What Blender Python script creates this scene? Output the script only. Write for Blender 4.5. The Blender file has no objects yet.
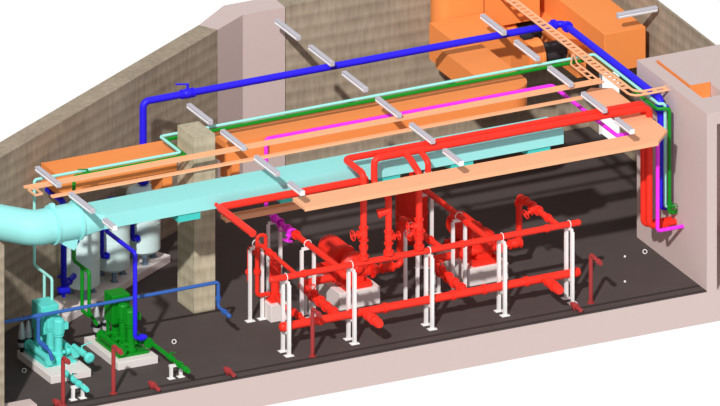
import bpy, bmesh, math, random
from mathutils import Vector, Matrix
random.seed(7)
sc = bpy.context.scene
COL = sc.collection
PI = math.pi
V = Vector

# ------------------------------------------------------------------ camera
AZ, EL, PXM = math.radians(26.2), math.radians(22.3), 41.0
view = V((math.sin(AZ)*math.cos(EL), math.cos(AZ)*math.cos(EL), -math.sin(EL)))
cam = bpy.data.cameras.new('camera')
cam.type = 'ORTHO'; cam.ortho_scale = 720/PXM; cam.clip_end = 300
co = bpy.data.objects.new('camera', cam); COL.objects.link(co)
co.location = V((-5.095, 8.81, 0)) - view*60
co.rotation_euler = (PI/2-EL, 0, -AZ)
sc.camera = co

# ------------------------------------------------------------------ materials
def s2l(c):
    return tuple(((v/255)/12.92 if v/255 <= .04045 else ((v/255+.055)/1.055)**2.4) for v in c)

def mat(name, rgb, rough=.55, spec=.25, metal=0.0, var=.05, scale=3.0):
    """plain painted surface with a faint procedural mottle"""
    m = bpy.data.materials.new(name); m.use_nodes = True
    nt = m.node_tree; b = nt.nodes['Principled BSDF']
    c = s2l(rgb)
    tc = nt.nodes.new('ShaderNodeTexCoord'); nz = nt.nodes.new('ShaderNodeTexNoise')
    nz.inputs['Scale'].default_value = scale; nz.inputs['Detail'].default_value = 4
    nt.links.new(tc.outputs['Object'], nz.inputs['Vector'])
    mx = nt.nodes.new('ShaderNodeMix'); mx.data_type = 'RGBA'
    mx.inputs['A'].default_value = tuple(v*(1-var) for v in c)+(1,)
    mx.inputs['B'].default_value = tuple(min(1, v*(1+var)) for v in c)+(1,)
    nt.links.new(nz.outputs['Fac'], mx.inputs['Factor'])
    nt.links.new(mx.outputs['Result'], b.inputs['Base Color'])
    b.inputs['Roughness'].default_value = rough
    b.inputs['Specular IOR Level'].default_value = spec
    b.inputs['Metallic'].default_value = metal
    return m

def block_mat(name, lo, hi, row=.33):
    """rough split-face block: soft courses, vertical tooling and blotches"""
    m = bpy.data.materials.new(name); m.use_nodes = True
    nt = m.node_tree; b = nt.nodes['Principled BSDF']; L = nt.links.new
    tc = nt.nodes.new('ShaderNodeNewGeometry')
    sp = nt.nodes.new('ShaderNodeSeparateXYZ'); L(tc.outputs['Position'], sp.inputs[0])
    def math_(op, a, bb=None):
        n = nt.nodes.new('ShaderNodeMath'); n.operation = op
        for i, v in enumerate((a, bb)):
            if v is None: continue
            if isinstance(v, (int, float)): n.inputs[i].default_value = v
            else: L(v, n.inputs[i])
        return n.outputs[0]
    fr = math_('FRACT', math_('DIVIDE', sp.outputs['Z'], row))
    course = nt.nodes.new('ShaderNodeValToRGB'); L(fr, course.inputs[0])
    cr = course.color_ramp; cr.elements[0].color = (.3, .3, .3, 1); cr.elements[0].position = 0
    cr.elements[1].color = (.32, .32, .32, 1); cr.elements[1].position = 1
    e = cr.elements.new(.35); e.color = (.75, .75, .75, 1)
    mp = nt.nodes.new('ShaderNodeMapping'); mp.inputs['Scale'].default_value = (7, 7, 1.6)
    L(tc.outputs['Position'], mp.inputs['Vector'])
    n1 = nt.nodes.new('ShaderNodeTexNoise'); n1.inputs['Scale'].default_value = 1.3; n1.inputs['Detail'].default_value = 6
    L(mp.outputs[0], n1.inputs['Vector'])
    n2 = nt.nodes.new('ShaderNodeTexNoise'); n2.inputs['Scale'].default_value = 1.1; n2.inputs['Detail'].default_value = 3
    L(tc.outputs['Position'], n2.inputs['Vector'])
    v = math_('ADD', math_('MULTIPLY', course.outputs[0], .45),
              math_('ADD', math_('MULTIPLY', n1.outputs['Fac'], .55), math_('MULTIPLY', n2.outputs['Fac'], .35)))
    ramp = nt.nodes.new('ShaderNodeValToRGB'); L(v, ramp.inputs[0])
    ramp.color_ramp.elements[0].position = .35; ramp.color_ramp.elements[0].color = s2l(lo)+(1,)
    ramp.color_ramp.elements[1].position = 1.0; ramp.color_ramp.elements[1].color = s2l(hi)+(1,)
    L(ramp.outputs[0], b.inputs['Base Color'])
    bp = nt.nodes.new('ShaderNodeBump'); bp.inputs['Strength'].default_value = .35; bp.inputs['Distance'].default_value = .02
    L(v, bp.inputs['Height']); L(bp.outputs[0], b.inputs['Normal'])
    b.inputs['Roughness'].default_value = .95; b.inputs['Specular IOR Level'].default_value = .1
    return m

M = dict(
    block=block_mat('block_wall', (128, 114, 98), (190, 175, 153)),
    colblock=block_mat('column_block', (158, 147, 122), (220, 209, 182), .36),
    pink=mat('pink_plaster', (208, 188, 183), .9, .1, var=.02),
    floor=mat('dark_floor_screed', (84, 75, 73), .8, .15, var=.12, scale=1.2),
    edge=mat('floor_shadow_line', (62, 54, 52), .8, .1),
    orange=mat('orange_sheet_metal', (250, 150, 80), .55, .2, var=.03),
    salmon=mat('salmon_tray', (250, 184, 140), .6, .15, var=.03),
    cyan=mat('cyan_sheet_metal', (156, 233, 230), .55, .2, var=.02),
    pump_cyan=mat('turquoise_enamel', (100, 222, 212), .45, .3),
    palecyan=mat('pale_cyan_pipe', (165, 236, 226), .5, .25),
    teal=mat('teal_collar', (70, 205, 195), .5, .2),
    red=mat('red_enamel', (252, 52, 36), .45, .3, var=.04),
    blue=mat('blue_pipe', (45, 30, 236), .45, .3),
    navy=mat('deep_blue_pipe', (25, 25, 200), .45, .3),
    steel=mat('steel_blue_pipe', (56, 102, 180), .45, .3),
    green=mat('green_enamel', (8, 140, 28), .45, .3),
    magenta=mat('magenta_pipe', (246, 52, 240), .45, .3),
    darkred=mat('dark_red_pipe', (166, 58, 58), .5, .25),
    white=mat('white_paint', (246, 243, 241), .6, .2, var=.02),
    concrete=mat('pale_concrete', (236, 226, 222), .85, .1, var=.04),
    tank=mat('pale_tank_enamel', (222, 247, 245), .4, .3, var=.02),
    tankleg=mat('blue_grey_leg', (118, 142, 165), .5, .25),
    lamp=mat('grey_lamp_housing', (196, 192, 200), .45, .3, var=.02),
    lampcap=mat('lamp_diffuser', (245, 243, 245), .4, .3, var=.01),
    black=mat('black_canvas', (62, 62, 66), .7, .15, var=.15),
    dark=mat('dark_rubber', (35, 35, 38), .7, .2),
    chrome=mat('bright_steel', (205, 205, 210), .3, .4, metal=.3),
)

# ------------------------------------------------------------------ mesh builder
class MB:
    def __init__(self): self.bm = bmesh.new()
    def quadstrip(self, rings, close=True, cap=True):
        vs = [[self.bm.verts.new(p) for p in r] for r in rings]
        n = len(vs[0])
        for a, b in zip(vs, vs[1:]):
            for i in range(n if close else n-1):
                j = (i+1) % n
                self.bm.faces.new((a[i], a[j], b[j], b[i]))
        if cap:
            self.bm.faces.new(list(reversed(vs[0]))); self.bm.faces.new(vs[-1])
        return self
    def box(self, x0, x1, y0, y1, z0, z1):
        return self.prism([(x0, y0), (x1, y0), (x1, y1), (x0, y1)], z0, z1)
    def prism(self, poly, z0, z1):
        return self.quadstrip([[(x, y, z0) for x, y in poly], [(x, y, z1) for x, y in poly]])
    def slab(self, poly, axis, a0, a1):
        """prism of a 2-D outline along x or y; outline given as the two other axes"""
        f = (lambda a, p: (a, p[0], p[1])) if axis == 'x' else (lambda a, p: (p[0], a, p[1]))
        return self.quadstrip([[f(a0, p) for p in poly], [f(a1, p) for p in poly]])
    @staticmethod
    def frame(d):
        d = V(d).normalized()
        u = d.orthogonal().normalized() if abs(d.z) > .99 else d.cross(V((0, 0, 1))).normalized()
        return d, u, d.cross(u).normalized()
    def cone(self, p, q, r0, r1, n=20):
        p, q = V(p), V(q); d, u, w = self.frame(q-p)
        ring = lambda c, r: [c+(u*math.cos(2*PI*i/n)+w*math.sin(2*PI*i/n))*r for i in range(n)]
        return self.quadstrip([ring(p, r0), ring(q, r1)])
    def cyl(self, p, q, r, n=20): return self.cone(p, q, r, r, n)
    def lathe(self, c, d, prof, n=28):
        """prof: (distance along d, radius)"""
        c = V(c); d, u, w = self.frame(d)
        return self.quadstrip([[c+d*t+(u*math.cos(2*PI*i/n)+w*math.sin(2*PI*i/n))*max(r, .001) for i in range(n)] for t, r in prof])
    def tube(self, path, r, bend=None, n=16, arc=6):
        path = [V(p) for p in path]; bend = bend if bend else r*1.9
        pts = [path[0]]
        for a, b, c in zip(path, path[1:], path[2:]):
            d0, d1 = (a-b), (c-b); l0, l1 = d0.length, d1.length
            d0.normalize(); d1.normalize()
            ang = d0.angle(d1)
            if ang > PI-.02: pts.append(b); continue
            t = min(bend/math.tan(ang/2), l0*.49, l1*.49); rad = t*math.tan(ang/2)
            cen = b+(d0+d1).normalized()*(rad/math.sin(ang/2))
            s, e = b+d0*t-cen, b+d1*t-cen
            tot = s.angle(e); ax = s.cross(e).normalized()
            for k in range(arc+1): pts.append(cen+Matrix.Rotation(tot*k/arc, 3, ax) @ s)
        pts.append(path[-1])
        rings = []; u = None
        for i, p in enumerate(pts):
            if i == 0: d = pts[1]-p
            elif i == len(pts)-1: d = p-pts[i-1]
            else: d = (pts[i+1]-p).normalized()+(p-pts[i-1]).normalized()
            d.normalize()
            if u is None: u = self.frame(d)[1]
            u = (u-d*u.dot(d)).normalized(); w = d.cross(u)
            rings.append([p+(u*math.cos(2*PI*k/n)+w*math.sin(2*PI*k/n))*r for k in range(n)])
        return self.quadstrip(rings)
    def torus(self, c, axis, R, r, n=20, m=8, a0=0, a1=2*PI):
        c = V(c); d, u, w = self.frame(axis); full = abs(a1-a0-2*PI) < 1e-6
        rings = []
        for i in range(n+(0 if full else 1)):
            a = a0+(a1-a0)*i/n; o = u*math.cos(a)+w*math.sin(a)
            rings.append([c+o*(R+r*math.cos(2*PI*k/m))+d*(r*math.sin(2*PI*k/m)) for k in range(m)])
        if full: rings.append(rings[0])
        vs = [[self.bm.verts.new(p) for p in r_] for r_ in (rings[:-1] if full else rings)]
        if full: vs.append(vs[0])
        for a, b in zip(vs, vs[1:]):
            for k in range(m): self.bm.faces.new((a[k], a[(k+1) % m], b[(k+1) % m], b[k]))
        if not full: self.bm.faces.new(list(reversed(vs[0]))); self.bm.faces.new(vs[-1])
        return self
    def ball(self, c, r, n=16):
        prof = [(-r*math.cos(PI*i/10), r*math.sin(PI*i/10)) for i in range(11)]
        return self.lathe(c, (0, 0, 1), prof, n)
    def build(self, name, m, parent=None, base=None, bevel=0, flat=False):
        bm = self.bm
        if base is not None: bmesh.ops.translate(bm, verts=bm.verts, vec=-V(base))
        bmesh.ops.recalc_face_normals(bm, faces=bm.faces)
        me = bpy.data.meshes.new(name); bm.to_mesh(me); bm.free()
        for p in me.polygons: p.use_smooth = not flat
        if not flat: me.set_sharp_from_angle(angle=math.radians(29))
        me.materials.append(m if not isinstance(m, str) else M[m])
        o = bpy.data.objects.new(name, me); COL.objects.link(o)
        if bevel:
            b = o.modifiers.new('bevel', 'BEVEL'); b.width = bevel; b.segments = 2
        if parent is not None: o.parent = parent
        return o

def tag(o, label, cat, group=None):
    o['label'] = label; o['category'] = cat
    if group: o['group'] = group
    return o
def struct(o): o['kind'] = 'structure'; return o

class Thing:
    """an Empty at the thing's base with its parts; part geometry is given in room coordinates"""
    def __init__(self, name, label, cat, base, group=None):
        self.base = V(base)
        self.root = bpy.data.objects.new(name, None); COL.objects.link(self.root)
        self.root.empty_display_size = .2; self.root.location = self.base
        tag(self.root, label, cat, group)
    def part(self, name, mb, m, parent=None, bevel=0, label=None):
        o = mb.build(name, m, parent or self.root, self.base, bevel)
        if label: o['label'] = label
        return o

def single(name, label, cat, mb, m, base, group=None, bevel=0):
    o = mb.build(name, m, None, base, bevel); o.location = base
    return tag(o, label, cat, group)

# ------------------------------------------------------------------ the setting
H = 4.67
def wall(name, mb, m): return struct(mb.build(name, m, flat=True))

fl = MB(); fl.prism([(-19.6, 0), (0, 0), (0, 3.87), (2.16, 3.87), (2.16, 11.4), (-6.2, 11.4), (-19.6, 3.5)], -.03, 0)
wall('floor', fl, 'floor')
sl = MB(); sl.prism([(-19.9, 0), (3.3, 0), (3.3, 3.87), (2.16, 3.87), (2.16, 11.4), (-6.2, 11.4), (-19.9, 3.5)], -.85, -.03)
wall('trim_1', sl, 'pink')
ch = MB(); ch.box(-19.1, -.02, .33, .41, .0, .012).box(-19.1, -.02, .015, .06, 0, .012)  # thin dark strips standing in for the shadow line along the front floor edge
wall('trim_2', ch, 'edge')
# oblique block wall on the left
ob = MB(); n_ = V((-.515, .857))
a, b = V((-8.32, 10.12)), V((-19.7, 10.12-11.38*.601))
ob.prism([tuple(b), tuple(a), tuple(a+n_*.55), tuple(b+n_*.55)], 0, H)
wall('wall_left', ob, 'block')
pr = MB(); pr.prism([(-8.32, 10.12), (-7.35, 10.7), (-6.2, 10.7), (-6.2, 11.45), (-7.5, 11.45), (-8.6, 10.59)], 0, H)
wall('wall_corner', pr, 'pink')
wn = MB(); wn.box(-6.2, 2.1, 10.76, 11.2, 0, H)
wall('wall_back', wn, 'block')
we = MB()
we.box(2.1, 2.16, 3.87, 9.08, 0, H).box(2.1, 2.16, 10.2, 11.2, 0, H).box(2.1, 2.16, 9.08, 10.2, 2.1, H)
wall('wall_far_right', we, 'block')
df = MB(); df.box(2.09, 2.17, 9.06, 9.09, 0, 2.1).box(2.09, 2.17, 10.19, 10.22, 0, 2.1).box(2.09, 2.17, 9.09, 10.19, 2.08, 2.12)
wall('door_1', df, 'white')
ww = MB(); ww.box(-20.2, -19.1, 0, 3.6, -.03, H)
wall('wall_front_left', ww, 'block')
# pink side room on the right, cut open at the front
wr = MB()
wr.box(0, .27, 0, 3.87, -.03, H-.32).box(.27, 3.3, 3.6, 3.87, -.03, H-.32).box(3.03, 3.3, 0, 3.6, -.03, H-.32)
wr.box(0, .35, 0, 3.87, H-.32, H).box(.35, .95, 0, .95, H-.32, H).box(.35, .95, 3.6, 3.87, H-.32, H).box(.95, 3.3, 0, 3.87, H-.32, H)
wr.box(.35, .95, .95, 3.6, H-.38, H-.36)
wall('wall_right', wr, 'pink')
st = Thing('roof_duct', 'orange duct end set in the top of the pink side room', 'duct', (.65, 2.4, H-.36))
st.part('duct_body', MB().box(.4, .94, 1.72, 3.58, H-.36, H+.045), 'orange')
st.part('cover_panel', MB().box(.4, .94, 1.72, 3.58, H+.045, H+.06), 'pink', label='pink cover panel')

kb = MB().box(-19.1, -18.2, .02, .42, 0, .3)
single('concrete_kerb', 'low pink concrete block in the front left floor corner', 'concrete block', kb, 'pink', (-18.6, .2, 0))
single('block_column', 'free-standing square block column rising between the ducts', 'column',
       MB().box(-11.87, -11.3, 4.2, 5.12, 0, 4.64), 'colblock', (-11.58, 4.66, 0))

# ------------------------------------------------------------------ pipe helpers
def flange(t, p, d, r, m, th=.045, parent=None, k=1.55, name='flange'):
    p, d = V(p), V(d).normalized()
    mb = MB().cyl(p-d*th, p-d*.004, r*k, 20).cyl(p+d*.004, p+d*th, r*k, 20)
    u = mb.frame(d)[1]; w = d.cross(u)
    for i in range(6):
        o = (u*math.cos(PI*i/3+.3)+w*math.sin(PI*i/3+.3))*r*(k-.22)
        mb.cyl(p+o-d*(th+.02), p+o+d*(th+.02), r*.12, 6)
    return t.part(name, mb, m, parent)
def coupling(t, p, d, r, m, th=.05):
    p, d = V(p), V(d).normalized()
    mb = MB().lathe(p-d*th, d, [(0, r*1.04), (.01, r*1.24), (2*th-.01, r*1.24), (2*th, r*1.04)], 20)
    u = mb.frame(d)[1]
    mb.cyl(p+u*r*1.1-d*.02, p+u*r*1.5-d*.02, r*.25, 8).cyl(p-u*r*1.1-d*.02, p-u*r*1.5-d*.02, r*.25, 8)
    return t.part('coupling', mb, m)
def wheel(mb, c, axis, R):
    c = V(c); d, u, w = mb.frame(axis)
    mb.torus(c, d, R, R*.11, 20, 6)
    for i in range(2):
        o = (u if i else w)*R
        mb.cyl(c-o, c+o, R*.07, 6)
    mb.cyl(c-d*R*.2, c+d*R*.2, R*.2, 10)
    return mb
def gate_valve(t, p, d, stem, r, m, R=None, L=None):
    """flanged gate valve with bonnet, stem and handwheel"""
    p, d, s = V(p), V(d).normalized(), V(stem).normalized()
    L = L or r*2.2; R = R or r*1.5
    mb = MB().lathe(p-d*L, d, [(0, r), (L*.4, r*1.08), (L*.7, r*1.22), (L*1.3, r*1.22), (L*1.6, r*1.08), (2*L, r)], 20)
    for e in (-1, 1): mb.cyl(p+d*e*L, p+d*e*(L-.035), r*1.45, 20)
    mb.lathe(p+s*r*.5, s, [(0, r*1.1), (r*1.1, r*.95), (r*1.15, r*1.25), (r*1.45, r*1.25), (r*1.5, r*.6), (r*2.2, r*.45), (r*2.3, r*.2), (r*3.2, r*.2)], 16)
    v = t.part('valve', mb, m)
    t.part('handwheel', wheel(MB(), p+s*r*3.5, s, R), m, v)
    return v
def lever_valve(t, p, d, stem, along, r, m, L=.28):
    p, d, s, a = V(p), V(d).normalized(), V(stem).normalized(), V(along).normalized()
    mb = MB().lathe(p-d*r*2, d, [(0, r*1.35), (r*.7, r*1.35), (r*.75, r*1.1), (r*1.3, r*1.4), (r*2.7, r*1.4), (r*3.25, r*1.1), (r*3.3, r*1.35), (r*4, r*1.35)], 18)
    mb.cyl(p+s*r, p+s*r*2.8, r*.35, 10)
    v = t.part('valve', mb, m)
    h = MB().tube([p+s*r*2.7-a*.02, p+s*r*2.8+a*.06, p+s*r*3.1+a*L], r*.24, .02)
    t.part('lever', h, m, v)
    return v

def pipe(name, label, paths, r, m, cat='pipe', group=None, bend=None, flanges=(), couplings=(), base=None):
    if not isinstance(paths[0], list): paths = [paths]
    t = Thing(name, label, cat, base or paths[0][0], group)
    mb = MB()
    for p in paths:
        if isinstance(p[-1], (int, float)): mb.tube(p[:-1], p[-1], bend)
        else: mb.tube(p, r, bend)
    t.part('pipe', mb, m)
    for p, d in flanges: flange(t, p, d, r, m)
    for p, d in couplings: coupling(t, p, d, r, m)
    return t
X, Y, Z = V((1, 0, 0)), V((0, 1, 0)), V((0, 0, 1))

# ------------------------------------------------------------------ white pipe supports
def support(cx, cy, along, label, low=False, ztop=1.94, rclamp=.08, group='white pipe supports'):
    t = Thing('pipe_support', label, 'pipe support', (cx, cy, 0), group)
    d = X if along == 'x' else Y; e = Y if along == 'x' else X
    c = V((cx, cy, 0)); w = .036 if along == 'x' else .04
    for s in (-1, 1):
        p = c+d*.165*s
        post = MB().box(p.x-w, p.x+w, p.y-w, p.y+w, .012, ztop-.07)
        t.part('post', post, 'white')
        fp = MB().box(p.x-.11, p.x+.11, p.y-.08, p.y+.08, 0, .014)
        for bx in (-.085, .085): fp.cyl((p.x+bx, p.y-.05, .012), (p.x+bx, p.y-.05, .03), .012, 6)
        t.part('foot_plate', fp, 'white')
    def bar(z0, z1):
        h = d*.165+e*w*.7
        return MB().box(c.x-h.x, c.x+h.x, c.y-h.y, c.y+h.y, z0, z1)
    t.part('crossbar', bar(ztop-.07, ztop), 'white')
    if low: t.part('crossbar', bar(.54, .61), 'white')
    u = MB().torus((cx, cy, ztop+rclamp), e, rclamp+.018, .011, 16, 6)
    t.part('clamp', u, 'white')
    return t
front_x = (-10.99, -9.21, -7.1, -5.12, -3.29)
names = ('first from the left', 'second from the left', 'in the middle', 'second from the right', 'last at the right')
for x, n in zip(front_x, names):
    support(x, .92, 'y', 'white two-post support of the front red headers, %s' % n, True)
support(-10.69, 3.18, 'x', 'white two-post support left of the small red pump, nearest the column')
support(-9.57, 2.6, 'x', 'white two-post support under the magenta-ended red pipe, the nearer one')
support(-9.57, 4.45, 'x', 'white two-post support far back beside the magenta valves')
support(-6.8, 2.5, 'x', 'white two-post support just in front of the tall red vessel')
support(-5.47, 2.58, 'x', 'white two-post support straddling the right red pump suction')
support(-5.47, 4.42, 'x', 'white two-post support far back right beside the tall red vessel')

# ------------------------------------------------------------------ red fire water pipework
R1 = .083
up = pipe('header_pipe', 'upper red header pipe carried on top of the white front supports',
          [(-11.37, .92, 2.02), (-3.06, .92, 2.02)], .08, 'red', 'header pipe')
up.part('end_cap', MB().ball((-3.05, .92, 2.02), .085), 'red')
up.part('end_cap', MB().ball((-11.37, .92, 2.02), .085), 'red')
for x in (-10.5, -8.0, -6.2, -3.9): coupling(up, (x, .92, 2.02), X, .08, 'red')
lo = pipe('header_pipe', 'thick lower red header pipe running between the front support posts',
          [[(-11.1, .92, .72), (-3.08, .92, .72)]], .105, 'red', 'header pipe')
for x in (-11.08, -3.08):
    lo.part('end_cap', MB().lathe((x, .92, .72), X if x > -5 else -X, [(-.07, .12), (.02, .12), (.06, .1), (.09, .03)]), 'red')
for x in (-10.05, -9.2, -8.3, -6.45, -5.6, -4.45): coupling(lo, (x, .92, .72), X, .105, 'red')
for x, side in ((-8.88, 'left'), (-3.98, 'right')):
    t = pipe('outlet_pipe', 'short red outlet cut off at the floor edge, %s one on the lower header' % side,
             [(x, .84, .72), (x, .02, .72)], .1, 'red', 'pipe', 'red outlet stubs')
    flange(t, (x, .66, .72), Y, .1, 'red', k=1.3); flange(t, (x, .36, .72), Y, .1, 'red', k=1.35)
    t.part('valve', MB().lathe((x, .36, .72), (0, 1, 0), [(0, .1), (.05, .125), (.25, .125), (.3, .1)]), 'red')
    t.part('end_cap', MB().lathe((x, .16, .72), (0, -1, 0), [(-.1, .115), (.06, .125), (.12, .1)]), 'red')

# risers from the upper header to the overhead mains
mA = pipe('main_pipe', 'red overhead main farther from the viewer, ending left in the leftmost riser',
          [(-8.88, .92, 2.1), (-8.88, .92, 4.36), (-8.88, 1.97, 4.36), (-.75, 1.97, 4.36), (-.75, 1.97, 1.16), (-.01, 1.97, 1.16)], R1, 'red', 'pipe')
flange(mA, (-8.88, .92, 2.16), Z, R1, 'red'); gate_valve(mA, (-8.88, .92, 2.78), Z, -X, R1, 'red', .13)
flange(mA, (-8.88, .92, 2.42), Z, R1, 'red', k=1.35)
mB = pipe('main_pipe', 'red overhead main nearer the viewer, dropping left into the middle riser',
          [[(-8.2, .92, 2.1), (-8.2, .92, 3.66), (-8.2, 1.72, 3.66), (-8.2, 1.72, 4.34), (-.72, 1.72, 4.34), (-.72, 1.72, 1.2), (-.01, 1.72, 1.2)]], R1, 'red', 'pipe')
flange(mB, (-8.2, .92, 2.16), Z, R1, 'red'); gate_valve(mB, (-8.2, .92, 2.56), Z, X, R1*.95, 'red', .11)
mB.part('strainer', MB().lathe((-8.2, .92, 3.27), (-1, .2, -.25), [(0, .09), (.22, .1), (.23, .12), (.28, .12), (.29, .04)]), 'red')
mB.part('flange', MB().cyl((-.45, 1.72, 1.2), (-.4, 1.72, 1.2), .15).cyl((-.32, 1.72, 1.2), (-.27, 1.72, 1.2), .15).cyl((-.42, 1.72, 1.2), (-.3, 1.72, 1.2), .12), 'red')
mC = pipe('riser_pipe', 'red riser right of the other two, in front of the tall vessel',
          [[(-7.37, .92, 2.1), (-7.37, .92, 4.1), (-7.37, 1.4, 4.3), (-7.37, 1.66, 4.34)]], R1, 'red', 'pipe')
flange(mC, (-7.37, .92, 2.16), Z, R1, 'red'); gate_valve(mC, (-7.37, .92, 2.72), Z, (-1, .15, .0), R1, 'red', .12)
flange(mC, (-7.37, .92, 2.42), Z, R1, 'red', k=1.35)
mD = pipe('drop_pipe', 'red drop leg bending down from the overhead mains beside the right riser',
          [[(-6.95, 1.63, 4.3), (-6.95, 1.28, 4.2), (-6.95, 1.28, 3.55)]], .075, 'red', 'pipe')
mD.part('end_cap', MB().ball((-6.95, 1.28, 3.55), .08), 'red')
mD.part('clamp', MB().lathe((-6.95, 1.28, 3.85), (0, 0, 1), [(0, .08), (.01, .11), (.07, .11), (.08, .08)]), 'chrome', label='bright steel clamp')
mR = pipe('branch_pipe', 'red branch crossing before the cyan duct and cut off above the floor edge',
          [(-8.3, 1.9, 3.74), (-12.33, 1.9, 3.74), (-12.33, .02, 3.74)], .095, 'red', 'pipe', bend=.12)
mR.part('plug', MB().cyl((-12.33, 1.9, 3.74), (-12.33, 2.06, 3.76), .05), 'red')

# test lines running back from the upper header
tl = pipe('return_pipe', 'red pipe running back from the header to the magenta pipe',
          [(-9.57, .97, 2.02), (-9.57, 3.3, 2.02)], .075, 'red', 'pipe')
flange(tl, (-9.57, 3.25, 2.02), Y, .075, 'red')
vl = pipe('return_pipe', 'red pipe running back from the header to the tall red vessel',
          [(-5.47, .97, 2.02), (-5.47, 5.08, 2.02)], .075, 'red', 'pipe')
flange(vl, (-5.47, 4.9, 2.02), Y, .075, 'red'); flange(vl, (-5.47, 2.1, 2.02), Y, .075, 'red', k=1.3)

# tall red vessel
ves = Thing('pressure_vessel', 'tall upright red vessel behind the risers', 'vessel', (-5.36, 5.42, 0))
ves.part('shell', MB().lathe((-5.36, 5.42, .22), (0, 0, 1), [(0, .02), (.03, .18), (.1, .34), (.2, .4), (1.55, .4), (1.65, .34), (1.72, .18), (1.75, .02)]), 'red')
for a in (0, 2.1, 4.2):
    c, s = math.cos(a+.5)*.33, math.sin(a+.5)*.33
    ves.part('leg', MB().box(-5.36+c-.03, -5.36+c+.03, 5.42+s-.03, 5.42+s+.03, 0, .45), 'red')
ves.part('nozzle', MB().cyl((-5.36, 5.42, 1.95), (-5.36, 5.42, 2.15), .06).cyl((-5.36, 5.42, 2.13), (-5.36, 5.42, 2.18), .11), 'red')
ves.part('band', MB().lathe((-5.36, 5.42, 1.0), (0, 0, 1), [(0, .4), (.01, .415), (.07, .415), (.08, .4)]), 'red')

# fire pump sets
def fire_pump(dx, side, tall):
    x, y = -8.05+dx, 3.1
    pl = MB().box(x-.55, x+.55, 2.8, 4.55, 0, .45)
    single('pump_plinth', 'white concrete plinth under the %s red horizontal pump' % side, 'plinth', pl, 'concrete', (x, 3.65, 0), 'fire pump plinths', .012)
    t = Thing('fire_pump', '%s large red horizontal pump with motor on a white plinth' % side, 'pump', (x, 3.65, .45), 'large red pumps')
    b = MB().box(x-.36, x+.36, 2.88, 4.5, .45, .5)
    for s in (-1, 1): b.box(x+s*.325-.03, x+s*.325+.03, 2.95, 4.49, .5, .6)
    b.box(x-.36, x+.36, 2.88, 2.94, .5, .6).box(x-.3, x+.3, 3.9, 4.4, .5, .64)
    t.part('base_frame', b, 'red')
    zc = .98
    mo = MB().lathe((x, 3.62, zc), (0, 1, 0), [(0, .2), (.04, .29), (.1, .3), (.9, .3), (.93, .27), (1.02, .24), (1.06, .1)], 28)
    for i in range(18):
        a = 2*PI*i/18; c, s = math.cos(a), math.sin(a)
        mo.cyl((x+c*.3, 3.75, zc+s*.3), (x+c*.3, 4.48, zc+s*.3), .012, 6)
    t.part('motor', mo, 'red')
    t.part('terminal_box', MB().box(x+.26, x+.4, 3.9, 4.15, zc-.14, zc+.1), 'red', bevel=.02)
    t.part('coupling_guard', MB().lathe((x, 3.38, zc), (0, 1, 0), [(0, .1), (.01, .15), (.24, .15), (.25, .1)]), 'red')
    vo = MB().lathe((x, 2.9, zc), (0, 1, 0), [(-.04, .06), (-.02, .14), (.05, .15), (.08, .28), (.16, .36), (.28, .36), (.36, .28), (.4, .15), (.5, .12)], 28)
    for s in (-1, 1): vo.cone((x+s*.1, 3.1, .82), (x+s*.46, 3.1, .78), .16, .11)
    vo.box(x-.2, x+.2, 2.98, 3.22, .58, .8)
    t.part('volute', vo, 'red')
    for s in (-1, 1): t.part('flange', MB().cyl((x+s*.44, 3.1, .78), (x+s*.5, 3.1, .78), .19), 'red')
    t.part('bearing_cap', MB().lathe((x, 2.92, zc), (0, -1, 0), [(0, .12), (.06, .12), (.09, .08)]), 'red')
    # suction pipe from the lower header
    xs = x-1.5
    t = pipe('suction_pipe', 'thick red suction pipe with valve from lower header to %s pump' % side,
             [(xs, 1.0, .72), (xs, 3.1, .76), (x-.5, 3.1, .78)], .1, 'red', 'pipe', 'suction pipes', bend=.2)
    gate_valve(t, (xs, 2.15, .74), Y, (-.5, 0, .85), .1, 'red', .14)
    for yy in (1.25, 1.62): flange(t, (xs, yy, .72), Y, .1, 'red', k=1.35)
    flange(t, (x-.55, 3.1, .78), X, .1, 'red', k=1.5)
    s2 = Thing('elbow_stand', 'short white stand under the red suction bend of %s pump' % side, 'stand', (xs+.1, 2.85, 0), 'elbow stands')
    for k, yy in enumerate((2.72, 3.0)):
        s2.part('post', MB().box(xs+.08, xs+.15, yy-.035, yy+.035, .012, .62), 'white')
        s2.part('foot_plate', MB().box(xs+.01, xs+.22, yy-.08, yy+.08, 0, .014), 'white')
    s2.part('saddle', MB().box(xs-.02, xs+.25, 2.66, 3.06, .6, .64), 'white')
    # discharge: right, up and forward to the upper header
    xd = -6.78 if tall == 0 else -3.58
    t = pipe('discharge_pipe', 'red discharge pipe rising from %s pump and sloping forward to upper header' % side,
             [(x+.5, 3.1, .78), (xd, 3.1, .78), (xd, 3.1, 2.02), (xd, .97, 2.02)], .08, 'red', 'pipe', 'discharge pipes', bend=.14)
    flange(t, (x+.56, 3.1, .78), X, .08, 'red')
    t.part('check_valve', MB().lathe((x+.72, 3.1, .78), (1, 0, 0), [(0, .13), (.04, .13), (.05, .1), (.12, .125), (.2, .125), (.27, .1), (.28, .13), (.32, .13)]), 'red')
    flange(t, (xd, 3.1, 1.82), Z, .08, 'red', k=1.4)
    flange(t, (xd, 2.72, 2.02), Y, .08, 'red', k=1.35)
    gate_valve(t, (xd, 2.2, 2.02), Y, (-1, -.15, -.35), .085, 'red', .12)
    flange(t, (xd, 1.5, 2.02), Y, .08, 'red', k=1.3)
fire_pump(0, 'left', 0); fire_pump(3.48, 'right', 1)

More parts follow.
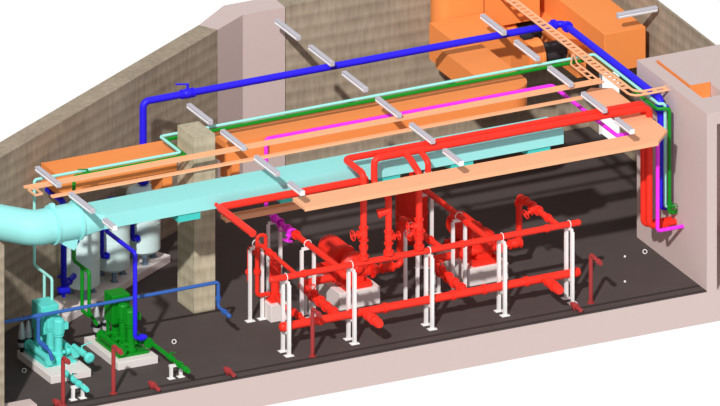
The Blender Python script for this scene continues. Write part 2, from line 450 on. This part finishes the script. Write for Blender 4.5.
# small upright jockey pump
single('pump_plinth', 'small white concrete plinth under the small upright red pump', 'plinth',
       MB().box(-10.45, -9.98, 2.85, 3.4, 0, .45), 'concrete', (-10.2, 3.1, 0), bevel=.012)
jp = Thing('jockey_pump', 'small upright red pump at the left end of the headers', 'pump', (-10.2, 3.12, .45))
jp.part('base', MB().box(-10.38, -10.02, 2.98, 3.26, .45, .53), 'red')
jp.part('pump_column', MB().lathe((-10.2, 3.12, .53), (0, 0, 1), [(0, .15), (.08, .15), (.1, .11), (.55, .11), (.56, .14), (.6, .14)]), 'red')
mo = MB().lathe((-10.2, 3.12, 1.13), (0, 0, 1), [(0, .12), (.03, .13), (.36, .13), (.4, .11), (.44, .05)])
for i in range(12):
    a = 2*PI*i/12; mo.cyl((-10.2+.13*math.cos(a), 3.12+.13*math.sin(a), 1.17), (-10.2+.13*math.cos(a), 3.12+.13*math.sin(a), 1.46), .012, 6)
jp.part('motor', mo, 'red')
t = pipe('suction_pipe', 'thin red suction pipe from the lower header to the small upright pump',
         [(-10.39, 1.0, .72), (-10.39, 2.2, .66), (-10.25, 3.0, .62)], .06, 'red', 'pipe')
gate_valve(t, (-10.39, 1.55, .7), Y, (-1, 0, .3), .065, 'red', .1)
flange(t, (-10.39, 1.95, .68), Y, .06, 'red')
t = pipe('discharge_pipe', 'looped red pipe from the small upright pump forward to the header',
         [[(-10.36, 3.12, .66), (-10.69, 3.12, .66), (-10.69, 3.12, 1.96), (-10.69, 2.86, 2.08), (-10.69, .97, 2.02)],
          [(-10.69, 3.12, 1.8), (-10.69, 3.12, 2.24), (-10.46, 3.12, 2.24), (-10.46, 3.12, 1.72), (-10.3, 3.2, 1.7), .045]], .055, 'red', 'pipe')
gate_valve(t, (-10.69, 2.35, 2.05), Y, (.6, 0, -.8), .065, 'red', .1)
flange(t, (-10.69, 3.12, 1.3), Z, .055, 'red')
t.part('gauge_line', MB().tube([(-10.69, 3.3, 1.9), (-10.85, 3.3, 1.9), (-10.85, 3.3, 1.2)], .02), 'red')
t.part('gauge', MB().lathe((-10.85, 3.33, 1.25), (0, -1, 0), [(0, .07), (.06, .07), (.065, .06)]).cyl((-10.85, 3.3, 1.02), (-10.85, 3.3, 1.2), .025), 'red')
t = pipe('bypass_pipe', 'short thick red bypass behind the left end of the upper header',
         [(-10.2, 3.12, 1.5), (-10.3, 3.3, 1.72), (-10.69, 3.32, 1.74)], .075, 'red', 'pipe', bend=.1)
flange(t, (-10.45, 3.32, 1.73), X, .075, 'red')

# ------------------------------------------------------------------ magenta line
mg = pipe('drain_pipe', 'long magenta pipe from behind the ducts down to the pink wall',
          [(-.01, 1.3, 1.23), (-.7, 1.3, 1.23), (-.7, 1.3, 3.94), (-1.8, 1.3, 3.94), (-1.8, 4.9, 3.94), (-9.57, 4.9, 3.94), (-9.57, 4.9, 2.02), (-9.57, 3.32, 2.02)],
          .05, 'magenta', 'pipe', bend=.08)
mg.part('reducer', MB().lathe((-9.57, 4.9, 2.62), (0, 0, -1), [(0, .1), (.04, .13), (.1, .13), (.16, .09), (.3, .075)]), 'magenta')
gate_valve(mg, (-9.57, 4.28, 2.02), Y, (.55, 0, -.85), .075, 'magenta', .12)
gate_valve(mg, (-9.57, 3.55, 2.02), Y, (-.3, 0, -1), .075, 'magenta', .12)

# ------------------------------------------------------------------ lamps
lamp_group = 'ceiling batten lamps'
def lamp(x, y0, y1, label, z=4.55):
    t = Thing('batten_lamp', label, 'lamp', (x, (y0+y1)/2, z), lamp_group)
    t.part('housing', MB().box(x-.055, x+.055, y0+.02, y1-.02, z, z+.07), 'lamp', bevel=.012)
    t.part('diffuser', MB().slab([(x-.06, z-.055), (x+.06, z-.055), (x+.075, z-.01), (x+.06, z), (x-.06, z), (x-.075, z-.01)], 'y', y0+.015, y1-.015), 'lampcap')
    for y in (y0, y1-.02): t.part('end_cap', MB().box(x-.062, x+.062, y, y+.02, z-.058, z+.068), 'lampcap' if y < .03 else 'lamp', bevel=.006)
rows = [
 (-6.66, .95, .0, ['grey batten lamp against the pink corner wall, top of its row',
      'grey batten lamp before the back wall, second down its row, above the blue pipe',
      'grey batten lamp before the back wall, third down its row, just under the blue pipe',
      'grey batten lamp over the long orange duct, crossing the green pipe',
      'grey batten lamp beside the red main, under the salmon trays, mid picture',
      'short cut-off batten lamp over the wide salmon tray, mid picture']),
 (-10.98, .74, .0, ['grey batten lamp just under the blue pipe, beside its lever valve',
      'grey batten lamp right of the block column, over the orange duct end',
      'grey batten lamp above the cyan duct, near the magenta drop',
      'short cut-off batten lamp over the left end of the wide salmon tray']),
 (-16.08, .6, .0, [None, 'grey batten lamp over the left end of the short orange duct',
      'grey batten lamp over the cyan duct beside the fan',
      'short cut-off batten lamp on the near edge of the cyan duct']),
]
for x, top0, _, labs in rows:
    n = len(labs)
    for i, lab in enumerate(labs):
        if lab is None: continue
        top = top0+1.855*(n-1-i)
        lamp(x, max(top-1.22, .01), top, lab)
dl = ['grey batten lamp over the orange fan boxes, top of the right row', 'grey batten lamp over the round orange fan housing',
      'grey batten lamp below the black flexible collars, beside the green pipe', 'grey batten lamp above the red mains near the white doorway',
      'short cut-off batten lamp over the right bend of the wide salmon tray']
for i, lab in enumerate(dl):
    top = .88+1.855*(4-i)
    lamp(-2.02, max(top-1.22, .01), top, lab)
t = Thing('batten_lamp', 'grey batten lamp turned sideways above the orange plenum at top right', 'lamp', (1.5, 6.87, 4.55), lamp_group)
t.part('housing', MB().box(.96, 2.0, 6.81, 6.93, 4.55, 4.62), 'lamp', bevel=.012)
t.part('diffuser', MB().slab([(6.81, 4.495), (6.93, 4.495), (6.945, 4.54), (6.93, 4.55), (6.81, 4.55), (6.795, 4.54)], 'x', .955, 2.005), 'lampcap')
for x in (.94, 2.0): t.part('end_cap', MB().box(x, x+.02, 6.81, 6.93, 4.49, 4.618), 'lamp', bevel=.006)

# ------------------------------------------------------------------ salmon trays
w_ = Thing('cable_tray', 'wide flat salmon tray along the front, turning back at the right', 'cable tray', (-5, .5, 4.02))
w_.part('tray_bed', MB().prism([(-10.85, .17), (-1.24, .17), (-.72, .72), (-.72, 3.75), (-1.2, 4.0), (-1.52, 3.75), (-1.52, .82), (-10.85, .82)], 4.02, 4.1), 'salmon')
w_.part('side_rail', MB().box(-10.85, -1.24, .155, .17, 4.0, 4.11), 'salmon')
w_.part('side_rail', MB().box(-10.85, -1.52, .82, .835, 4.0, 4.11), 'salmon')
def rail_tray(label, x0, x1, y, wd, z, hook=None):
    t = Thing('cable_tray', label, 'cable tray', ((x0+x1)/2, y, z))
    t.part('tray_bed', MB().box(x0, x1, y-wd/2, y+wd/2, z, z+.012), 'salmon')
    for s in (-1, 1): t.part('side_rail', MB().box(x0, x1, y+s*wd/2-.012, y+s*wd/2+.012, z, z+.05), 'salmon')
    if hook:
        for s in (0, .19): t.part('end_rail', MB().box(x0+s, x0+s+.03, y-hook, y, z, z+.05), 'salmon')
        t.part('end_plate', MB().box(x0, x0+.22, y-hook-.03, y-hook, z, z+.05), 'salmon')
    return t
rail_tray('salmon cable tray above the orange ducts, the farther and wider of two', -16.78, -1.1, 3.55, .2, 4.42, .5)
rail_tray('thin salmon cable tray above the cyan duct, the nearer of two', -16.45, -1.9, 2.78, .09, 4.42)
t = Thing('cable_tray', 'shaded salmon tray low behind the left red branch pipe', 'cable tray', (-8, 3.65, 2.58))
t.part('tray_bed', MB().box(-11.35, -5.9, 3.52, 3.8, 2.58, 2.6), 'salmon')
for s in (3.52, 3.79): t.part('side_rail', MB().box(-11.35, -5.9, s-.012, s+.012, 2.56, 2.66), 'salmon')
lt = Thing('ladder_tray', 'salmon ladder tray running back over the fans and into the pink wall', 'ladder tray', (-.9, 6, 4.5))
for x, yb in ((-1.0, 2.1), (-.8, 2.3)):
    lt.part('side_rail', MB().tube([(x, 10.72, 4.53), (x, yb, 4.53), (.0, yb, 4.53)], .03, .25, 8), 'salmon')
for i in range(35):
    y = 2.7+.23*i
    lt.part('rung', MB().box(-1.0, -.8, y-.055, y+.055, 4.515, 4.54), 'salmon')
for i in range(3):
    x = -.6+.27*i
    lt.part('rung', MB().box(x-.05, x+.05, 2.1, 2.3, 4.515, 4.54), 'salmon')
t = Thing('ladder_tray', 'short salmon ladder branch by the white doorway, joining tray to ladder', 'ladder tray', (-1.3, 4.4, 4.47))
for o in (0, .17):
    t.part('side_rail', MB().tube([(-1.05+o*.2, 5.3, 4.47), (-1.36+o, 4.75, 4.47), (-1.36+o, 3.62, 4.47)], .024, .15, 8), 'salmon')
for y in (3.9, 4.2, 4.5): t.part('rung', MB().box(-1.36, -1.19, y-.025, y+.025, 4.455, 4.48), 'salmon')

# ------------------------------------------------------------------ orange ducts and air handling unit
d1 = Thing('supply_duct', 'short orange rectangular duct at the left, ending beside the column', 'duct', (-14, 5.6, 3.4))
d1.part('duct_body', MB().box(-15.2, -11.95, 5.0, 5.84, 3.48, 3.98), 'orange')
d1.part('duct_drop', MB().box(-12.3, -12.05, 5.05, 5.7, 2.83, 3.48), 'orange')
d1.part('end_flange', MB().box(-15.22, -15.2, 4.99, 5.85, 3.47, 3.99), 'orange')
rc = [(-2.2-.6+.6*math.sin(PI/2*i/6), 5.0+.6-.6*math.cos(PI/2*i/6)) for i in range(7)]
d2 = Thing('supply_duct', 'long orange rectangular duct from the column to the fan boxes', 'duct', (-6.4, 5.6, 3.4))
d2.part('duct_body', MB().prism([(-10.6, 5.0)]+rc+[(-2.2, 8.38), (-3.25, 8.38), (-3.25, 5.95), (-10.6, 5.95)], 3.4, 3.97), 'orange')
d2.part('duct_drop', MB().box(-10.42, -10.22, 5.05, 5.7, 2.83, 3.4), 'orange')
d2.part('end_flange', MB().box(-10.62, -10.6, 4.99, 5.96, 3.39, 3.98), 'orange')
ah = Thing('air_handling_unit', 'large orange air handling unit with fans in the back right corner', 'air handling unit', (-.5, 9, 2.6))
ah.part('fan_box', MB().box(-2.7, -1.2, 8.4, 9.85, 2.98, 3.93), 'orange')
tr = MB().quadstrip([[(-1.2, 8.4, 2.98), (-1.2, 9.6, 2.98), (-1.2, 9.6, 3.93), (-1.2, 8.4, 3.93)], [(-.5, 8.58, 2.72), (-.5, 9.25, 2.72), (-.5, 9.25, 3.35), (-.5, 8.58, 3.35)]])
ah.part('transition', tr, 'orange')
ah.part('fan_housing', MB().lathe((-.6, 8.9, 3.02), (1, 0, 0), [(0, .3), (.02, .38), (.34, .38), (.36, .4), (.42, .4), (.43, .3)], 32), 'orange')
for y in (8.9, 10.3):
    f = MB().lathe((-.17, y, 3.02), (1, 0, 0), [(0, .26), (.03, .26), (.1, .24), (.2, .25), (.3, .24), (.4, .25), (.5, .24), (.58, .26), (.66, .26)], 28)
    ah.part('flexible_collar', f, 'black', label='black flexible collar')
ah.part('fan_housing', MB().lathe((-.75, 10.3, 3.02), (1, 0, 0), [(0, .3), (.02, .36), (.5, .36), (.58, .3)], 32), 'orange')
ah.part('plenum', MB().box(.7, 1.82, 7.08, 10.74, 3.0, 4.03), 'orange', bevel=.01)
ah.part('inlet_box', MB().box(.46, .7, 8.1, 10.7, 2.55, 3.4), 'orange')
cb = [(-2.1, 9.9), (-1.2, 9.9), (-1.2, 10.72), (-2.1, 10.72)]+[(-2.1-.28*math.sin(PI*i/8), 10.31+.41*math.cos(PI*i/8)) for i in range(1, 8)]
ah.part('return_box', MB().prism(cb, 3.0, 4.6), 'orange')
ah.part('access_box', MB().box(-1.15, .35, 9.95, 10.72, 3.45, 4.25), 'orange')

# ------------------------------------------------------------------ cyan supply duct with fan
cd = Thing('supply_duct', 'long cyan rectangular duct running right from the round fan', 'duct', (-9, 2.95, 3.45))
cd.part('duct_body', MB().box(-15.35, -2.86, 2.1, 3.0, 3.63, 4.01), 'cyan')
for px in (188, 290, 388, 461, 538):
    x = (px-707+18.1*2.22)/36.8
    cd.part('outlet_collar', MB().box(x-.3, x+.3, 2.15, 2.8, 3.42, 3.63), 'teal')
n = 24
def sq(t, a, cx, cy, cz, k):    # rectangle to circle
    c, s = math.cos(a), math.sin(a); m_ = max(abs(c), abs(s))
    ry, rz = (c/m_*.45, s/m_*.185) if k == 0 else (c*.44, s*.44)
    return (cx, cy+ry, cz+rz)
cd.part('transition', MB().quadstrip([[sq(0, PI/4+2*PI*i/n, -15.35, 2.55, 3.82, 0) for i in range(n)], [sq(0, PI/4+2*PI*i/n, -15.85, 2.55, 3.8, 1) for i in range(n)]]), 'cyan')
fn = Thing('inline_fan', 'round cyan inline fan with flanged ends and bracket at the left', 'fan', (-16.2, 2.55, 3.3))
fn.part('casing', MB().lathe((-16.55, 2.55, 3.8), (1, 0, 0), [(0, .42), (.02, .45), (.66, .45), (.68, .42)], 32), 'cyan')
for x in (-16.58, -15.92): fn.part('flange', MB().lathe((x, 2.55, 3.8), (1, 0, 0), [(0, .44), (.005, .5), (.05, .5), (.055, .44)], 32), 'cyan')
for x in (-16.55, -15.9): fn.part('lug', MB().slab([(2.45, 4.25), (2.65, 4.25), (2.6, 4.36), (2.5, 4.36)], 'x', x-.06, x+.06), 'cyan')
for y in (2.32, 2.7): fn.part('bracket', MB().slab([(-16.5, 3.42), (-15.95, 3.42), (-15.98, 3.2), (-16.06, 3.12)], 'y', y, y+.04), 'cyan')
el = MB().tube([(-16.58, 2.55, 3.8), (-17.05, 2.55, 3.8), (-18.0, 3.75, 3.8)], .44, 1.0, 28, 8)
single('round_duct', 'fat round cyan duct bending away left from the fan', 'duct', el, 'cyan', (-17.2, 2.7, 3.36))

# ------------------------------------------------------------------ storage tanks on their plinth
od, op = V((.857, .515, 0)), V((.515, -.857, 0))
single('tank_plinth', 'long pale concrete plinth under the three tanks along the block wall', 'plinth',
       MB().prism([(-14.97, 4.97), (-10.93, 7.42), (-11.35, 8.2), (-15.0, 6.02)], 0, .2), 'concrete', (-13, 6.5, 0), bevel=.01)
tanks = [((-13.98, 6.08), 'pale round tank nearest the left wall end, partly behind the green pipes'),
         ((-12.82, 6.78), 'pale round tank in the middle of the three on the plinth'),
         ((-11.66, 7.45), 'pale round tank at the right, under the tall blue pipe')]
for (x, y), lab in tanks:
    t = Thing('storage_tank', lab, 'tank', (x, y, .2), 'three pale storage tanks')
    t.part('shell', MB().lathe((x, y, .38), (0, 0, 1), [(0, .02), (.02, .22), (.07, .35), (.14, .425), (1.59, .425), (1.67, .38), (1.75, .25), (1.79, .1), (1.8, .02)], 36), 'tank')
    for k in range(3):
        a = -1.9+k*2*PI/3; c, s = math.cos(a)*.31, math.sin(a)*.31
        lg = MB().box(x+c-.045, x+c+.045, y+s-.045, y+s+.045, .215, .62).box(x+c-.08, x+c+.08, y+s-.08, y+s+.08, .2, .22)
        t.part('leg', lg, 'tankleg', label='blue-grey leg')
    t.part('nozzle', MB().cyl((x, y, 2.15), (x, y, 2.24), .075).cyl((x, y, 2.22), (x, y, 2.26), .14), 'navy', label='blue top flange')
    t.part('seam', MB().lathe((x, y, 1.2), (0, 0, 1), [(0, .425), (.005, .43), (.03, .43), (.035, .425)], 36), 'tank')

# ------------------------------------------------------------------ blue pipes
bl = pipe('chilled_water_pipe', 'long thick blue pipe from the right tank along the back to the pink wall',
          [(-11.66, 7.45, 2.26), (-11.66, 7.45, 4.36), (-.25, 7.45, 4.36), (-.25, 2.03, 4.36), (-.25, 2.03, 1.5), (-.01, 2.03, 1.5)], .09, 'blue', 'pipe', bend=.16)
lever_valve(bl, (-10.45, 7.45, 4.36), X, Z, (-1, 0, .05), .09, 'blue', .32)
flange(bl, (-.5, 7.45, 4.36), X, .09, 'blue'); flange(bl, (-.25, 7.2, 4.36), Y, .09, 'blue')
bl.part('reducer', MB().lathe((-.25, 2.03, 4.2), (0, 0, -1), [(0, .1), (.03, .19), (.09, .19), (.22, .1), (.26, .095)]), 'blue')
hp, drops = [], []
for (x, y), _ in tanks:
    p = V((x, y, 0))-od*.66+op*.12
    hp.append(p); drops.append([(p.x, p.y, 1.8), (p.x, p.y, .95), (p.x+.3, p.y+.18, .95)])
tb = pipe('tank_feed_pipe', 'blue feed pipe with drops beside the three pale tanks',
          [[(hp[0].x, hp[0].y, 1.8), (hp[2].x, hp[2].y, 1.8)]]+drops[1:], .055, 'navy', 'pipe')
for p in hp[1:]: tb.part('flange', MB().lathe((p.x+.14, p.y+.085, .95), (.93, .37, 0), [(0, .09), (.05, .09)]), 'navy')
bp_ = pipe('pump_feed_pipe', 'bright blue pipe sloping forward and dropping to the green pump set',
           [[(-14.28, 1.96, .66), (-14.58, 1.96, .66), (-14.58, 1.96, 2.92), (-14.58, 3.56, 2.92), (-14.58, 3.56, 3.4)]], .055, 'blue', 'pipe')
flange(bp_, (-14.4, 1.96, .66), X, .055, 'blue')
bv = pipe('tank_valve_pipe', 'dark blue pipe dropping behind the fan to a valve by the left tank',
          [(-15.05, 5.85, 3.25), (-15.05, 4.95, 3.25), (-15.05, 4.95, 1.02), (-14.5, 5.5, 1.0)], .075, 'navy', 'pipe')
gate_valve(bv, (-14.88, 5.12, 1.01), (.7, .7, 0), (-.3, .2, .6), .07, 'navy', .12)
gate_valve(bv, (-15.05, 4.95, 2.95), Z, -Y, .07, 'navy', .1)
bv.part('pump_body', MB().lathe((-15.2, 4.95, .92), (1, 0, 0), [(0, .05), (.02, .11), (.28, .11), (.3, .06)]).cyl((-15.05, 4.95, .75), (-15.05, 4.95, 1.0), .05), 'navy')
sb = pipe('make_up_water_pipe', 'thin steel-blue pipe passing low in front of both upright pump sets',
          [[(-11.98, 2.05, .76), (-11.98, 2.65, .78), (-11.98, 2.65, 1.43), (-19.05, 2.65, 1.43)], [(-16.87, 2.65, 1.43), (-16.87, 2.65, .76), (-16.87, 2.02, .72), (-16.83, 1.96, .5)]], .045, 'steel', 'pipe', bend=.07)
flange(sb, (-11.98, 2.65, 1.0), Z, .045, 'steel'); flange(sb, (-11.98, 2.3, .77), Y, .045, 'steel')
sb.part('end_cap', MB().lathe((-11.98, 2.07, .76), -Y, [(-.02, .06), (.04, .06), (.06, .04)]), 'steel')
sb.part('valve', MB().lathe((-16.87, 2.52, .76), (0, -1, -.06), [(0, .07), (.04, .07), (.05, .05), (.15, .075), (.25, .05), (.26, .07), (.3, .07)]), 'steel')
sb.part('tee', MB().cyl((-16.99, 2.65, 1.43), (-16.75, 2.65, 1.43), .06).cyl((-16.87, 2.65, 1.3), (-16.87, 2.65, 1.43), .06), 'steel')

# ------------------------------------------------------------------ green and pale cyan pair
gp = pipe('domestic_water_pipe', 'long green pipe over the orange ducts, ending in the green pump set',
          [[(-.03, 1.62, 1.5), (-.22, 1.62, 1.5), (-.22, 1.62, 4.25), (-.5, 1.74, 4.25), (-.5, 5.33, 4.25), (-12.1, 5.33, 4.22), (-12.1, 4.2, 4.22), (-15.14, 4.2, 4.22),
            (-15.14, 4.2, 2.0), (-15.14, 3.36, 2.0), (-15.14, 3.36, .95), (-14.95, 3.3, .6)], [(-15.14, 3.75, 2.0), (-15.14, 3.75, .85), (-15.14, 3.36, .85)]], .045, 'green', 'pipe', bend=.07)
lever_valve(gp, (-14.78, 4.2, 4.22), X, Z, (-1, 0, .1), .045, 'green', .26)
gate_valve(gp, (-.22, 1.62, 1.7), Z, (.5, -1, 0), .045, 'green', .09)
cp = pipe('domestic_water_pipe', 'long pale cyan pipe beside the green one, ending in the turquoise pump set',
          [[(-.02, 1.8, 1.6), (-.25, 1.8, 1.6), (-.25, 1.8, 4.32), (-.4, 1.86, 4.32), (-.4, 5.41, 4.32), (-12.2, 5.41, 4.29), (-12.2, 4.27, 4.29), (-16.18, 4.27, 4.29),
            (-16.18, 4.27, 2.04), (-16.18, 3.3, 2.04), (-16.18, 3.3, 1.38)], [(-16.18, 3.72, 2.04), (-16.18, 3.72, 1.2)]], .038, 'palecyan', 'pipe', bend=.07)

# ------------------------------------------------------------------ booster pump sets
def booster(x0, y0, m, side, dy, cab, vessels):
    single('pump_plinth', 'white concrete plinth under the %s upright pump set' % side, 'plinth',
           MB().box(x0, x0+1.09, y0, y0+1.88, 0, .2), 'concrete', (x0+.55, y0+.95, 0), 'booster set plinths', .01)
    t = Thing('booster_pump_set', '%s upright pump set with cabinet on a white plinth' % side, 'pump set', (x0+.55, y0+.9, .2))
    yb = y0+dy
    fr = MB().box(x0+.14, x0+.96, yb+.05, yb+1.35, .2, .27)
    t.part('base_frame', fr, m)
    mf = MB().tube([(x0+.2, yb-.02, .42), (x0+.2, yb+1.12, .42)], .085)
    for y in (yb-.02, yb+1.12): mf.lathe((x0+.2, y-.02, .42), Y, [(0, .13), (.05, .13)])
    t.part('suction_manifold', mf, m)
    mf = MB().tube([(x0+.92, yb-.02, .48), (x0+.92, yb+1.42, .48)], .075)
    for y in (yb-.02, yb+1.42): mf.lathe((x0+.92, y-.02, .48), Y, [(0, .12), (.05, .12)])
    t.part('discharge_manifold', mf, m)
    for k in range(3):
        y = yb+.28+.42*k; x = x0+.58
        pc = MB().lathe((x, y, .27), Z, [(0, .16), (.05, .16), (.07, .12), (.18, .12), (.19, .1), (.62, .1), (.63, .14), (.67, .14)], 20)
        pc.cyl((x0+.2, y, .42), (x0+.92, y, .44), .055)
        for e in (-.2, .2): pc.cyl((x+e-.02, y, .43), (x+e+.02, y, .43), .09)
        p = t.part('pump', pc, m)
        mo = MB().lathe((x, y, .94), Z, [(0, .11), (.02, .14), (.36, .14), (.39, .12), (.42, .04)], 20)
        for i in range(12):
            a = 2*PI*i/12; mo.cyl((x+.14*math.cos(a), y+.14*math.sin(a), .98), (x+.14*math.cos(a), y+.14*math.sin(a), 1.28), .012, 6)
        mo.box(x+.1, x+.24, y-.07, y+.07, 1.05, 1.22)
        t.part('motor', mo, m, p)
        v = MB().lathe((x0+.76, y, .44), X, [(0, .09), (.03, .09), (.04, .06), (.1, .08), (.16, .06)], 14).cyl((x0+.82, y, .5), (x0+.82, y, .6), .015, 8).box(x0+.81, x0+.83, y-.1, y+.02, .59, .61)
        t.part('valve', v, m)
    c0, c1 = cab
    cb = t.part('control_cabinet', MB().box(x0+.36, x0+.84, c0, c1, .75, 1.5), m, bevel=.015)
    t.part('door', MB().box(x0+.4, x0+.8, c0-.02, c0, .8, 1.46), m, cb)
    t.part('cabinet_stand', MB().box(x0+.4, x0+.46, c1-.1, c1-.04, .27, .75).box(x0+.68, x0+.74, c1-.1, c1-.04, .27, .75), m)
    # small white and dark expansion vessels on the wall side
    for k, (vx, yy) in enumerate(vessels):
        ev = Thing('expansion_vessel', 'small white expansion vessel with dark band, %s one behind %s pump set' % (('left', 'right')[k], side), 'vessel', (vx, yy, .2), 'small expansion vessels')
        ev.part('shell', MB().lathe((vx, yy, .3), Z, [(0, .03), (.05, .09), (.12, .1), (.4, .085), (.62, .05), (.7, .02)], 18), 'chrome')
        ev.part('band', MB().lathe((vx, yy, .46), Z, [(0, .1), (.01, .112), (.09, .11), (.1, .09)], 18), 'dark', label='dark band')
        ev.part('foot', MB().cyl((vx, yy, .2), (vx, yy, .32), .05, 12), 'dark', label='dark foot')
        ev.part('hose', MB().tube([(vx, yy, 1.0), (vx, yy, 1.12), (vx+.14, yy-.1, 1.12)], .02, .04, 8), 'dark', label='dark hose')
    return t
booster(-17.0, 1.68, 'pump_cyan', 'turquoise', .5, (2.95, 3.5), ((-16.93, 3.44), (-16.75, 3.44)))
booster(-15.15, 1.74, 'green', 'green', .2, (2.78, 3.25), ((-14.86, 3.5), (-14.62, 3.5)))

# outlet pipes with stands at the floor edge
def outlet(x, y1, m, lab, stand_lab, ys, r=.055):
    t = pipe('outlet_pipe', lab, [(x, y1, .42), (x, .02, .42)], r, m, 'pipe')
    flange(t, (x, y1-.1, .42), Y, r, m); flange(t, (x, .5, .42), Y, r, m)
    lever_valve(t, (x, ys+.28, .42), Y, Z, (0, -1, .2), r, m, .24)
    t.part('cap', MB().lathe((x, .16, .42), -Y, [(-.06, r*1.4), (.05, r*1.4), (.1, r*1.1)]), m)
    s = Thing('pipe_stand', stand_lab, 'pipe stand', (x, ys, 0), 'low white pipe stands')
    for e in (-.13, .13):
        s.part('leg', MB().box(x+e-.035, x+e+.035, ys-.035, ys+.035, .012, .31), 'white')
        s.part('foot_plate', MB().box(x+e-.085, x+e+.085, ys-.07, ys+.07, 0, .014), 'white')
    s.part('saddle', MB().box(x-.18, x+.18, ys-.04, ys+.04, .3, .36), 'white')
outlet(-14.08, 2.3, 'green', 'green outlet pipe running forward from the green pump set to the floor edge', 'low white two-leg stand under the green outlet pipe', .72)
outlet(-16.83, 1.3, 'pump_cyan', 'short turquoise outlet pipe before the turquoise pump set', 'low white two-leg stand under the turquoise outlet pipe', .55)
t = pipe('outlet_pipe', 'turquoise pipe with round flange jutting from the right of the turquoise pump set',
         [(-16.08, 2.3, .62), (-16.08, 1.42, .62)], .06, 'pump_cyan', 'pipe')
lever_valve(t, (-16.08, 1.85, .62), Y, Z, (1, -.4, .3), .06, 'pump_cyan', .25)
t.part('flange', MB().lathe((-16.08, 1.46, .62), -Y, [(-.03, .07), (-.02, .13), (.05, .13), (.08, .08)]), 'pump_cyan')

# ------------------------------------------------------------------ dark red standpipes and stubs at the floor edge
for x, y, lab in ((-17.34, .33, 'dark red standpipe in front of the turquoise pump set'), (-15.91, .45, 'dark red standpipe between the turquoise and green pump sets'),
               (-10.5, .45, 'dark red standpipe before the left end of the red headers'), (-2.88, .56, 'dark red standpipe right of the last white support')):
    t = pipe('standpipe', lab, [(x, y, .02), (x, y, 1.28), (x, .0, 1.24)], .052, 'darkred', 'standpipe', 'dark red standpipes', bend=.07)
    t.part('base_flange', MB().cyl((x, y, 0), (x, y, .025), .09), 'darkred')
    t.part('coupling', MB().lathe((x, .12, 1.25), -Y, [(-.05, .055), (-.04, .07), (.04, .07), (.05, .055)]), 'darkred')
for x, lab in ((-17.5, 'dark red pipe stub on the floor edge at far left'), (-14.9, 'dark red pipe stub on the floor edge left of the green outlet'),
               (-12.85, 'dark red pipe stub on the floor edge before the steel-blue pipe'), (-3.42, 'dark red pipe stub by the feet of the last white support')):
    t = pipe('pipe_stub', lab, [(x, .5, .1), (x, .01, .1)], .055, 'darkred', 'pipe stub', 'dark red pipe stubs')
    t.part('coupling', MB().lathe((x, .26, .1), Y, [(0, .06), (.01, .085), (.12, .085), (.13, .06)]), 'darkred')
    t.part('foot', MB().box(x-.05, x+.05, .3, .36, 0, .06), 'darkred')

# small floor rings and studs
def at_floor(px, py):
    A, B = px-707, 291-py
    return ((13.96*A+18.1*B)/638.1, (36.8*B-6.87*A)/638.1)
for px, py, lab in ((24, 373, 'tiny white ring on the floor left of the turquoise pump set'), (174, 344, 'tiny white ring on the open floor right of the green pump set'),
                    (645, 254, 'tiny white ring on the floor at the foot of the pink wall')):
    x, y = at_floor(px, py)
    mb = MB().torus((x, y, .062), (-view.x, -view.y, .25), .05, .011, 18, 6)
    single('floor_ring', lab, 'ring', mb, 'white', (x, y, 0), 'tiny white floor rings')
for px, py, lab in ((625, 257.5, 'tiny white stud on the right floor, the farther one'), (625, 282.5, 'tiny white stud on the right floor, the nearer one')):
    x, y = at_floor(px, py)
    single('floor_stud', lab, 'stud', MB().ball((x, y, .025), .03), 'white', (x, y, 0), 'tiny white floor studs')

# ------------------------------------------------------------------ light
sun = bpy.data.lights.new('sun', 'SUN'); sun.energy = 3.2; sun.angle = math.radians(1.5); sun.color = (1, .985, .965)
so = bpy.data.objects.new('sun', sun); COL.objects.link(so)
so.rotation_euler = V((.494, .63, -.6)).to_track_quat('-Z', 'Y').to_euler()
so.location = (-20, -15, 20)
w = bpy.data.worlds.new('sky'); sc.world = w; w.use_nodes = True
nt = w.node_tree; bg = nt.nodes['Background']
tc = nt.nodes.new('ShaderNodeTexCoord'); sp = nt.nodes.new('ShaderNodeSeparateXYZ')
nt.links.new(tc.outputs['Generated'], sp.inputs[0])
mr = nt.nodes.new('ShaderNodeMapRange'); mr.inputs['From Min'].default_value = -1; mr.inputs['From Max'].default_value = 1
nt.links.new(sp.outputs['Z'], mr.inputs['Value'])
rp = nt.nodes.new('ShaderNodeValToRGB'); nt.links.new(mr.outputs[0], rp.inputs[0])
cr = rp.color_ramp
cr.elements[0].color = (.32, .32, .32, 1); cr.elements[1].color = (.42, .43, .45, 1)
for p, c in ((.24, (.35, .35, .35, 1)), (.28, (1, 1, 1, 1)), (.35, (1, 1, 1, 1)), (.42, (.4, .41, .43, 1))):
    cr.elements.new(p).color = c
nt.links.new(rp.outputs[0], bg.inputs['Color']); bg.inputs['Strength'].default_value = 1.05
vs = sc.view_settings
vs.view_transform = 'Standard'; vs.look = 'None'; vs.exposure = 0; vs.gamma = 1; vs.use_curve_mapping = False
